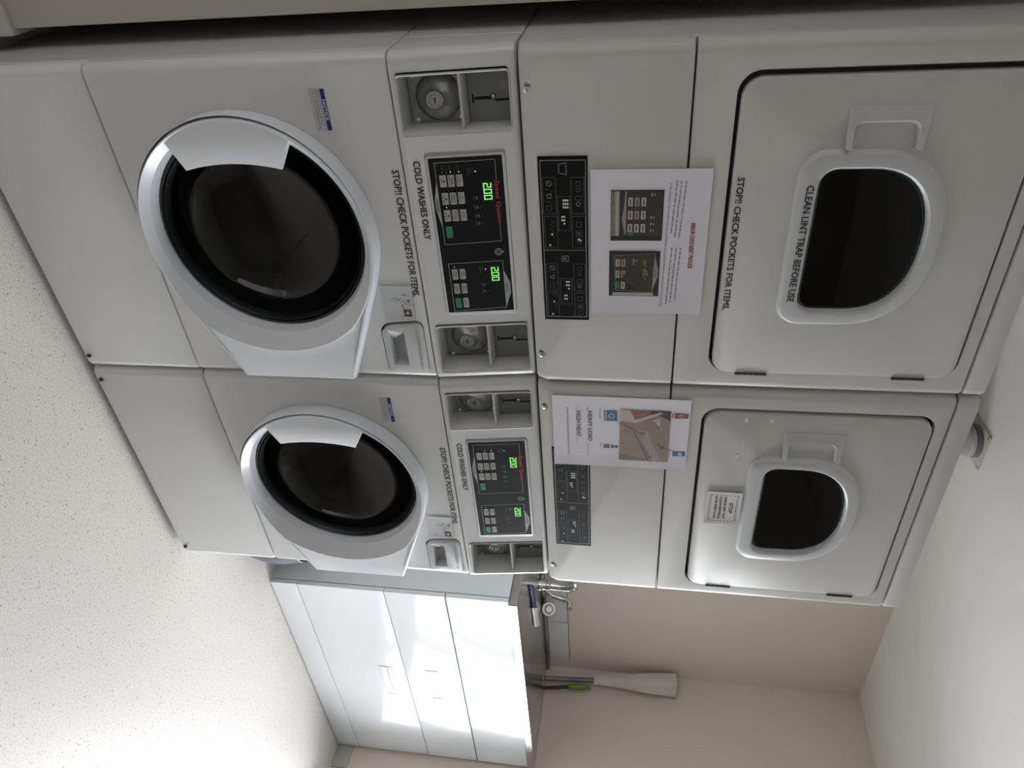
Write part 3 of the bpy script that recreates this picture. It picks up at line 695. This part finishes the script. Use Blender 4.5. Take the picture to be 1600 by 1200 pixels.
# error code sheet on the first dryer
o, t3 = sheet('notice_sheet', .2115, .5035, 1.2360, 1.4470, -.0022, PAPER, 'white landscape notice sheet headed ERROR CODE RESET PROCESS, taped to the first dryer', 'notice')
P = Print(t3, .0004)
P.text('ERROR CODE RESET PROCESS', .3134, .4035, 1.4165, 1.4240, REDP, 1, bold=.0003)
for i, z in enumerate((1.4025, 1.3945, 1.3868)):
    P.words(.2330, .3440-.004*i, z-.001, .0032, GREYINK, rng, skew=-.055); P.words(.3620, .4740+.004*i, z-.003, .0032, GREYINK, rng, skew=-.04)
P.text('IF YOU HAVE RESET THE MACHINE & IT STILL SHOWS AN ERROR CODE, PLEASE LET RECEPTION KNOW & DON\'T USE IT UNTIL FIXED', .2380, .4880, 1.3740, 1.3785, GREYINK, 1, skew=-.006)
def photo1(P, x0, x1, z0, z1):
    w, h = x1-x0, z1-z0; X = lambda s: x0+w*s; Zz = lambda t: z0+h*t
    P.rect(x0, x1, z0, z1, PH_DK, 1).rect(X(.02), X(.90), Zz(.20), Zz(.98), PH_BR, 2).rect(X(.02), X(.90), Zz(.01), Zz(.17), PH_GREY, 2)
    P.rect(X(.02), X(.90), Zz(.10), Zz(.14), PH_CREAM, 3); P.text('MACHINE ONLY DOES COL', X(.03), X(.88), Zz(.02), Zz(.07), INK, 4)
    P.poly([(X(.02), Zz(.275)), (X(.3), Zz(.255)), (X(.55), Zz(.215)), (X(.88), Zz(.275)), (X(.88), Zz(.295)), (X(.02), Zz(.295))], PH_GREY, 3)
    for i in range(3):
        for j in range(3):
            m = PH_ROSE if j == 1 and i < 2 else PH_CREAM
            P.rect(X(.14+.26*i), X(.31+.26*i), Zz(.33+.125*j), Zz(.42+.125*j), m, 3, .0015)
            P.rect(X(.17+.26*i), X(.28+.26*i), Zz(.365+.125*j), Zz(.385+.125*j), INK, 4)
    P.rect(X(.82), X(.89), Zz(.33), Zz(.45), GREENB, 3)
    for i, s in enumerate((.06, .50, .63, .76)): P.rect(X(s), X(s+.06), Zz(.76), Zz(.79), PH_GREY, 3).rect(X(s+.01), X(s+.05), Zz(.82), Zz(.84), PH_GREY, 3)
photo1(P, .2497, .3478, 1.2724, 1.3660)
def photo2(P, x0, x1, z0, z1):
    w, h = x1-x0, z1-z0; X = lambda s: x0+w*s; Zz = lambda t: z0+h*t
    P.rect(x0, x1, z0, z1, PH_DK, 1).poly([(X(.10), Zz(.10)), (X(.87), Zz(.13)), (X(.90), Zz(.88)), (X(.05), Zz(.90))], PH_BR, 2)
    P.path([(X(.10), Zz(.10)), (X(.87), Zz(.13)), (X(.90), Zz(.88)), (X(.05), Zz(.90))], .0007, PH_GREY, 3, True)
    P.poly([(X(.06), Zz(.895)), (X(.90), Zz(.865)), (X(.55), Zz(.975)), (X(.42), Zz(.975))], PH_GREY, 3); P.text('DRYER', X(.42), X(.57), Zz(.905), Zz(.94), INK, 4)
    P.rect(X(.92), X(.99), Zz(.07), Zz(.90), PH_CREAM, 2)
    for i in range(3):
        for j in range(2):
            m = GREENB if (i, j) == (2, 0) else (PH_ROSE if j == 1 and i < 2 else PH_CREAM)
            P.rect(X(.18+.25*i), X(.34+.25*i), Zz(.13+.11*j), Zz(.21+.11*j), m, 3, .001)
            if (i, j) != (2, 0): P.rect(X(.21+.25*i), X(.31+.25*i), Zz(.16+.11*j), Zz(.18+.11*j), INK, 4)
    for s, t, ww in ((.16, .47, .14), (.18, .53, .05), (.45, .48, .08), (.58, .48, .08)): P.rect(X(s), X(s+ww), Zz(t), Zz(t+.025), PH_GREY, 3)
    for i, ch in enumerate('ordEr'):
        s0 = .20+.093*i
        seven(P, ch, X(s0), X(s0+.070), Zz(.675), Zz(.775), PH_GRN, 3)
photo2(P, .3688, .4650, 1.2705, 1.3650)
P.build('print', None, o, 0)
# heavy load sheet on the second dryer
o, t3 = sheet('notice_sheet', .7180, .9210, 1.1480, 1.4480, -.0022, PAPER, 'white portrait notice sheet reading HEAVY LOAD and HIGH HEAT over the second dryer\'s label', 'notice')
P = Print(t3, .0004); ox = .691
P.rect(ox+.060, ox+.208, 1.2975, 1.4070, PH_TAN, 1)
X = lambda s: ox+.060+.148*s; Zz = lambda t: 1.2975+.1095*t
P.poly([(X(0), Zz(.62)), (X(0), Zz(1)), (X(.42), Zz(1)), (X(.28), Zz(.55)), (X(.12), Zz(.5))], PH_MAROON, 2)
P.poly([(X(.02), Zz(.15)), (X(.20), Zz(.18)), (X(.26), Zz(.50)), (X(.14), Zz(.62)), (X(.03), Zz(.55))], PH_SKIN, 3)
P.poly([(X(0), Zz(0)), (X(.22), Zz(0)), (X(.24), Zz(.35)), (X(.04), Zz(.86)), (X(.02), Zz(.80)), (X(.18), Zz(.3)), (X(0), Zz(.2))], PH_CREAM, 4)
P.rect(X(.40), X(.52), Zz(0), Zz(.20), PH_BR, 2)
P.poly([(X(.30), Zz(.35)), (X(.14), Zz(.78)), (X(.22), Zz(.82)), (X(.86), Zz(.98)), (X(.98), Zz(.70)), (X(.52), Zz(.36))], PH_CREAM, 3)
P.poly([(X(.62), Zz(0)), (X(1), Zz(0)), (X(1), Zz(.55)), (X(.80), Zz(.30))], PH_TAN2, 2)
P.poly([(X(.36), Zz(.35)), (X(.40), Zz(.55)), (X(.98), Zz(.88)), (X(.98), Zz(.72)), (X(.52), Zz(.38))], PH_GREY, 4)
P.line((X(.40), Zz(.30)), (X(1), Zz(.65)), .0030, PH_GREY, 5).line((X(.40), Zz(.28)), (X(1), Zz(.61)), .0010, INK, 6)
P.path([(X(.30), Zz(.74)), (X(.34), Zz(.80)), (X(.26), Zz(.82))], .0012, INK, 6).path([(X(.62), Zz(.78)), (X(.72), Zz(.84)), (X(.66), Zz(.90))], .0012, INK, 6)
P.line((ox+.0945, 1.2910), (X(.46), Zz(.46)), .0009, INK, 6).path([(X(.42), Zz(.48)), (X(.46), Zz(.46)), (X(.43), Zz(.40))], .0009, INK, 6)
P.line((ox+.174, 1.4200), (X(.70), Zz(.87)), .0009, INK, 6).path([(X(.74), Zz(.92)), (X(.70), Zz(.87)), (X(.76), Zz(.86))], .0009, INK, 6)
P.path([(X(.90), Zz(.60)), (X(.93), Zz(.66)), (X(.87), Zz(.66))], .0009, INK, 6)
# drawn packets round the photo
P.poly([(ox+.065, 1.2620), (ox+.094, 1.2630), (ox+.0935, 1.2930), (ox+.064, 1.2910)], PACKBLUE, 1).ring(ox+.080, 1.2790, .006, .002, STICK, 2, 12).rect(ox+.067, ox+.091, 1.2655, 1.2680, STICK, 2)
P.poly([(ox+.0640, 1.4150), (ox+.0795, 1.4150), (ox+.0775, 1.4440), (ox+.066, 1.4440)], PACKRED, 1).ring(ox+.0715, 1.4290, .004, .0014, STICK, 2, 10).rect(ox+.0655, ox+.078, 1.4100, 1.4125, PACKRED, 1)
P.poly([(ox+.1745, 1.4165), (ox+.189, 1.4170), (ox+.187, 1.4450), (ox+.174, 1.4440)], PACKBLUE, 1).rect(ox+.177, ox+.186, 1.4290, 1.4370, STICK, 2)
for k in range(4): P.rect(ox+.164, ox+.175, 1.2620+.0036*k, 1.2642+.0036*k, NAVY, 1)
P.rect(ox+.165, ox+.174, 1.2780, 1.2860, PACKBLUE, 1).rect(ox+.166, ox+.173, 1.2880, 1.2935, INK, 1)
P.words(ox+.060, ox+.090, 1.2525, .0026, GREYINK, rng).words(ox+.163, ox+.175, 1.2540, .0026, GREYINK, rng).words(ox+.166, ox+.192, 1.4085, .0022, GREYINK, rng)
P.text('HEAVY LOAD', ox+.0690, ox+.1555, 1.2265, 1.2362, INK, 1, bold=.0002); P.words(ox+.0590, ox+.0660, 1.2255, .0022, GREYINK, rng).rect(ox+.1575, ox+.1985, 1.2255, 1.2262, GREYINK, 1)
P.text('HIGH HEAT', ox+.0690, ox+.1440, 1.2010, 1.2107, INK, 1, bold=.0002); P.words(ox+.0590, ox+.0660, 1.2000, .0022, GREYINK, rng).rect(ox+.1465, ox+.1620, 1.2003, 1.2010, GREYINK, 1)
P.text('REMEMBER TO RINSE POWDER DRAWER AFTER HEAVY WASH LOADS', ox+.0600, ox+.1990, 1.1790, 1.1835, GREYINK, 1, skew=.0008)
P.build('print', None, o, 0)
# STOP card
o, t3 = sheet('stop_card', .691+.2920, .691+.3965, 1.5025, 1.5830, -.0050, CARD, 'small white STOP card with a dashed border taped under the second dryer\'s window', 'notice', curl=.003)
P = Print(t3, .0004); a0 = .691
for i in range(12):
    for z in (1.5715, 1.5125): P.rect(a0+.3010+.0072*i, a0+.3055+.0072*i, z, z+.0016, INK, 1)
for i in range(7):
    for x in (.3010, .3862): P.rect(a0+x, a0+x+.0016, 1.5145+.0082*i, 1.5195+.0082*i, INK, 1)
P.path([(a0+.2985, 1.5755), (a0+.3895, 1.5755)], .0006, INK, 1).path([(a0+.2985, 1.5098), (a0+.3895, 1.5098)], .0006, INK, 1)
P.text('STOP', a0+.3270, a0+.3600, 1.5560, 1.5650, INK, 1, bold=.0004)
for z, s_ in ((1.5435, 'CHECK LINT TRAP'), (1.5330, 'CLEAN BEFORE &'), (1.5225, 'AFTER EVERY LOAD')): P.text(s_, a0+.3065, a0+.3800, z, z+.0062, INK, 1, bold=.0003)
P.build('print', None, o, 0)
# small stained powder notices above each detergent drawer
def small_notice(x, label):
    o, t3 = sheet('powder_notice', x+.4455, x+.5260, .7995+.0035, .8675, -.0016, STICK, label, 'notice', curl=.002)
    P = Print(t3, .0004)
    for i in range(9):
        q = [(x+.478+rng.uniform(-.012, .012), .853+rng.uniform(-.014, .014))]; r = rng.uniform(.0012, .0035)
        P.poly([(q[0][0]+r*rng.uniform(.6, 1.2)*cos(a), q[0][1]+r*rng.uniform(.6, 1.2)*sin(a)) for a in [2*pi*k/8 for k in range(8)]], STAIN, 1)
    for cx, cz in ((x+.478, .838),): P.line((cx-.004, cz-.005), (cx+.004, cz+.005), .0011, GREYINK, 2).line((cx-.004, cz+.005), (cx+.004, cz-.005), .0011, GREYINK, 2)
    P.rect(x+.4735, x+.4765, .8268, .8292, INK, 2).rect(x+.4775, x+.4810, .8560, .8600, INK, 2)
    P.path([(x+.4890, .8450), (x+.4920, .8420), (x+.5000, .8480)], .0013, INK, 2)
    P.path([(x+.4740, .8180), (x+.4830, .8300), (x+.4900, .8350)], .0004, GREYINK, 1)
    P.rect(x+.5020, x+.5180, .8445, .8610, PH_MAROON, 1).poly(circle(x+.5095, .8528, .0048, 12), PH_ROSE, 2).poly(circle(x+.5095, .8528, .0020, 8), PAPER, 3)
    P.text('This much powder', x+.5010, x+.5240, .8385, .8415, GREYINK, 1)
    P.build('print', None, o, 0)
    return o
small_notice(XL, 'small stained paper notice above the first washer\'s detergent drawer')
small_notice(XR, 'small stained paper notice above the second washer\'s detergent drawer')

# ------------------------------------------------------------------ sink cabinet and bench
TX0, TX1, TY0, TY1 = 1.907, 3.113, .312, .83
sk = empty('sink_cabinet', (TX0, TY0, 0), 'gloss white sink cabinet with two long drawers beside the second washer', 'cabinet')
def tb(): return B()
LW = TX1-TX0
b = tb(); b.box(0, .016, .021, TY1-TY0, .0, .913).box(LW-.016, LW, .021, TY1-TY0, 0, .913).box(.016, LW-.016, .50, .516, .0, .913).box(.016, LW-.016, .03, .50, .105, .121)
b.build('carcass', CARCASS, sk)
b = tb(); b.box(0, LW, 0, .018, .004, .1075, .0012); b.build('kick_panel', MELAMINE, sk)
b = tb(); b.box(0, LW, 0, .018, .682, .9125, .0015); b.build('fascia', MELAMINE, sk)
for z0, z1, hz in ((.110, .4460, .364), (.4490, .677, .559)):
    d = tb().box(0, LW, 0, .018, z0, z1, .0015).build('drawer', MELAMINE, sk)
    hx = .600; hw, hh = .100, .0245
    cut(d, [B().box(hx-hw, hx+hw, -.01, .015, hz-hh, hz+hh)])
    b = tb(); F = rrect(hx-hw-.004, hx+hw+.004, hz-hh-.004, hz+hh+.004, .004, 3); Fi = rrect(hx-hw+.002, hx+hw-.002, hz-hh+.002, hz+hh-.002, .003, 3)
    b.rings([[(x, .0005, z) for x, z in F], [(x, -.0015, z) for x, z in inset(F, .001)], [(x, -.0015, z) for x, z in inset(Fi, -.001)], [(x, .002, z) for x, z in Fi], [(x, .0135, z-.004*(1 if z > hz else -1)*0) for x, z in inset(Fi, .002)]], False, True)
    b.box(hx-hw+.004, hx+hw-.004, -.0012, .0030, hz+.003, hz+hh-.004, .001)
    b.build('handle', PLASTIC_D, d)
tb().box(.0165, .075, .02, .06, .0, .10, .004).build('levelling_foot', RUBBER, sk)
# bench top
bt = empty('sink_bench', (TX0, TY0, .9135), 'stainless steel sink bench top with basin on the white cabinet', 'sink')
z = lambda v: v-.9135
b = B(); b.box(.010, LW+.020, -.006, .526, z(.914), z(.944), .003); top = b.build('worktop', INOX, bt, 0)
bx0, bx1, by0, by1 = .64, 1.12, .06, .41
cut(top, [B().rings([[(x, y, zz) for x, y in rrect(bx0, bx1, by0, by1, .05, 6)] for zz in (z(.90), z(.96))])], 0)
b = B(); P0 = rrect(bx0, bx1, by0, by1, .05, 6)
b.rings([[(x, y, z(.9442)) for x, y in inset(P0, -.012)], [(x, y, z(.9445)) for x, y in P0], [(x, y, z(.936)) for x, y in inset(P0, .006)], [(x, y, z(.80)) for x, y in inset(P0, .016)], [(x, y, z(.785)) for x, y in inset(P0, .035)]], False, True)
b.build('basin', INOX, bt)
b = B(); b.box(.010, LW+.020, .500, .526, z(.9445), z(.958), .004); b.build('upstand', INOX, bt)
b = B(); b.lathe_z([(.03, z(.7855)), (.028, z(.787)), (.018, z(.786)), (.0001, z(.786))], .88, .235, 24); b.build('drain', CHROME, bt)
# tap
tp = empty('mixer_tap', (2.395, .770, .9445), 'chrome mixer tap with an upright lever on the stainless sink bench', 'tap')
b = B(); b.lathe_z([(.028, 0), (.028, .006), (.024, .012), (.022, .030), (.025, .034), (.025, .046), (.021, .050), (.020, .070)], 0, 0, 28, True, True); b.build('body', CHROME, tp)
b = B(); b.sweep([(0, 0, .068), (.004, 0, .10), (-.004, 0, .135), (-.02, -.002, .160)], [.021, .020, .025, .022], 16); b.box(-.045, .0, -.014, .014, .148, .166, .004); b.build('lever', CHROME, tp)
b = B(); b.sweep([(.012, -.014, .030), (.034, -.026, .055), (.040, -.034, .10), (.042, -.040, .128), (.044, -.058, .140), (.046, -.078, .138)], [.012, .0115, .011, .012, .0135, .014], 14); b.build('spout', CHROME, tp)
kn = empty('tap_knob', (2.590, .790, .9445), 'short chrome tap knob to the right of the mixer tap', 'tap')
b = B(); b.lathe_z([(.020, 0), (.020, .006), (.013, .010), (.011, .020)], 0, 0, 20, True, True); b.build('stem', CHROME, kn)
b = B(); d = Vector((-.70, -.60, .35)).normalized(); c0 = Vector((0, 0, .028))
b.cyl(c0-d*.004, c0+d*.006, .014, .034, 28, True).cyl(c0+d*.006, c0+d*.016, .034, .031, 28).cyl(c0+d*.016, c0+d*.022, .022, .014, 28); b.build('handwheel', CHROME, kn)
# folded tea towel lying on the drainer
b = B(); L = []; nx = 24
ax, ay = Vector((.993, .11, 0)), Vector((.80, .60, 0)); rg = random.Random(8)
for i in range(nx+1):
    s_ = .33*i/nx; hw = (.055 if i < 13 else .082)+.004*sin(7*s_*6); hh = .009+.002*sin(20*s_)+(.005 if i > 12 else 0)
    L.append([ax*s_+ay*(hw*cos(t)+.004*sin(11*s_))+Vector((0, 0, .0008+hh*(.5+.5*math.copysign(abs(sin(t))**.5, sin(t))))) for t in [2*pi*k/16 for k in range(16)]])
L[0] = [Vector((p.x, p.y, p.z*.6)) for p in L[0]]
b.use(NAVYCL).rings(L[:14], True, False); b.use(CARD).rings(L[13:], False, True)
bmesh.ops.remove_doubles(b.bm, verts=b.bm.verts[:], dist=.00005)
cl = b.build('tea_towel', None, None, 60); cl.location = (2.135, .570, .9445)
tag(cl, 'white tea towel with a navy checked end lying on the steel drainer', 'tea towel')
# tiles
sp_ = empty('tile_splashback', (2.0, BY, .958), 'single row of white tiles on the wall behind the sink bench', 'tiles')
b = B(); b.box(-.10, 1.066, -.004, -.0005, 0, .102); b.build('grout', GROUT, sp_)
b = B()
for i in range(5):
    x1 = 1.062-.318*i; b.box(max(x1-.314, -.10), x1, -.009, -.0035, .002, .098, .0015)
b.build('tile_row', TILE, sp_)
# mop and broom handle standing in the corner on the bench
mp = empty('mop', (3.085, .737, .9455), 'white ribbed mop head upside down on a grey pole in the corner', 'mop')
b = B(); b.sweep([(0, 0, 0), (.010, .022, .245)], .0125, 14); b.build('pole', POLEG, mp)
b = B(); n = 40; prof = [(.020, .238), (.026, .240), (.026, .258), (.021, .264), (.024, .275), (.028, .33), (.034, .40), (.044, .46), (.050, .54), (.0535, .62), (.055, .634), (.050, .638), (.044, .630)]
L = []
for k, (r, zz) in enumerate(prof):
    t = (zz-.24)/.4; cx, cy = .006+.006*t, .024+.012*t; sx = .62+.05*t
    L.append([(cx-.012*t+min(.028, r*sx*(1+(.09 if i % 2 and 3 < k < 11 else 0))*cos(2*pi*i/n)), cy+r*(1+(.09 if i % 2 and 3 < k < 11 else 0))*sin(2*pi*i/n), zz) for i in range(n)])
b.rings(L, True, True); b.build('mop_head', MOPW, mp)
bh = empty('broom', (3.088, .688, .9450), 'dark broom handle with a lime green grip leaning in the corner beside the mop', 'broom')
b = B(); b.sweep([(0, 0, 0), (.006, .022, .118)], .0085, 14); b.build('pole', POLEB, bh)
b = B(); b.sweep([(.006, .022, .116), (.0062, .0225, .119), (.0095, .033, .196), (.0097, .0335, .199)], [.0125, .0145, .0145, .0125], 16); b.build('grip', GREENG, bh)
b = B(); b.sweep([(.0097, .0335, .198), (.0105, .036, .226)], [.0105, .0095], 14); b.build('tip', POLEG, bh)
# ------------------------------------------------------------------ vent duct
vd = empty('exhaust_duct', (1.42, .74, H), 'grey exhaust duct with a square plate on the ceiling behind the second dryer', 'duct')
b = B(); b.box(-.070, .070, -.070, .070, -.006, -.0002, .002); pl = b.build('ceiling_plate', PLATE, vd)
for x in (-.06, .06):
    for y in (-.06, .06): B().lathe_z([(.004, -.0058), (.0035, -.0078), (.0001, -.0085)], x, y, 12).build('screw', DKSTEEL, pl)
b = B(); b.lathe_z([(.056, -.005), (.056, -.020), (.050, -.022)], 0, 0, 32); b.build('collar', GREYINK, vd)
b = B(); pts = [(0, 0, -.021), (0, 0, -.50), (-.004, 0, -.56), (-.03, 0, -.60), (-.08, 0, -.615), (-.16, -.0, -.615), (-.19, -.02, -.615), (-.205, -.06, -.615), (-.205, -.115, -.615)]
b.sweep(pts, .050, 28); b.lathe_z([(.050, -.022), (.054, -.024), (.054, -.034), (.050, -.037)], 0, 0, 28); b.build('duct_pipe', ZINC, vd)
# navy tub on the floor between washer and cabinet
nt_ = empty('plastic_bin', (1.646, .345, 0), 'dark navy plastic bin on the floor between the second washer and the sink cabinet', 'bin')
b = B(); b.lathe_z([(.094, 0), (.099, .004), (.112, .05), (.119, .10), (.119, .13), (.114, .17), (.107, .198), (.109, .203), (.105, .206), (.100, .200), (.108, .13), (.090, .012)], 0, 0, 40, True, True); b.build('bucket', NAVY, nt_)
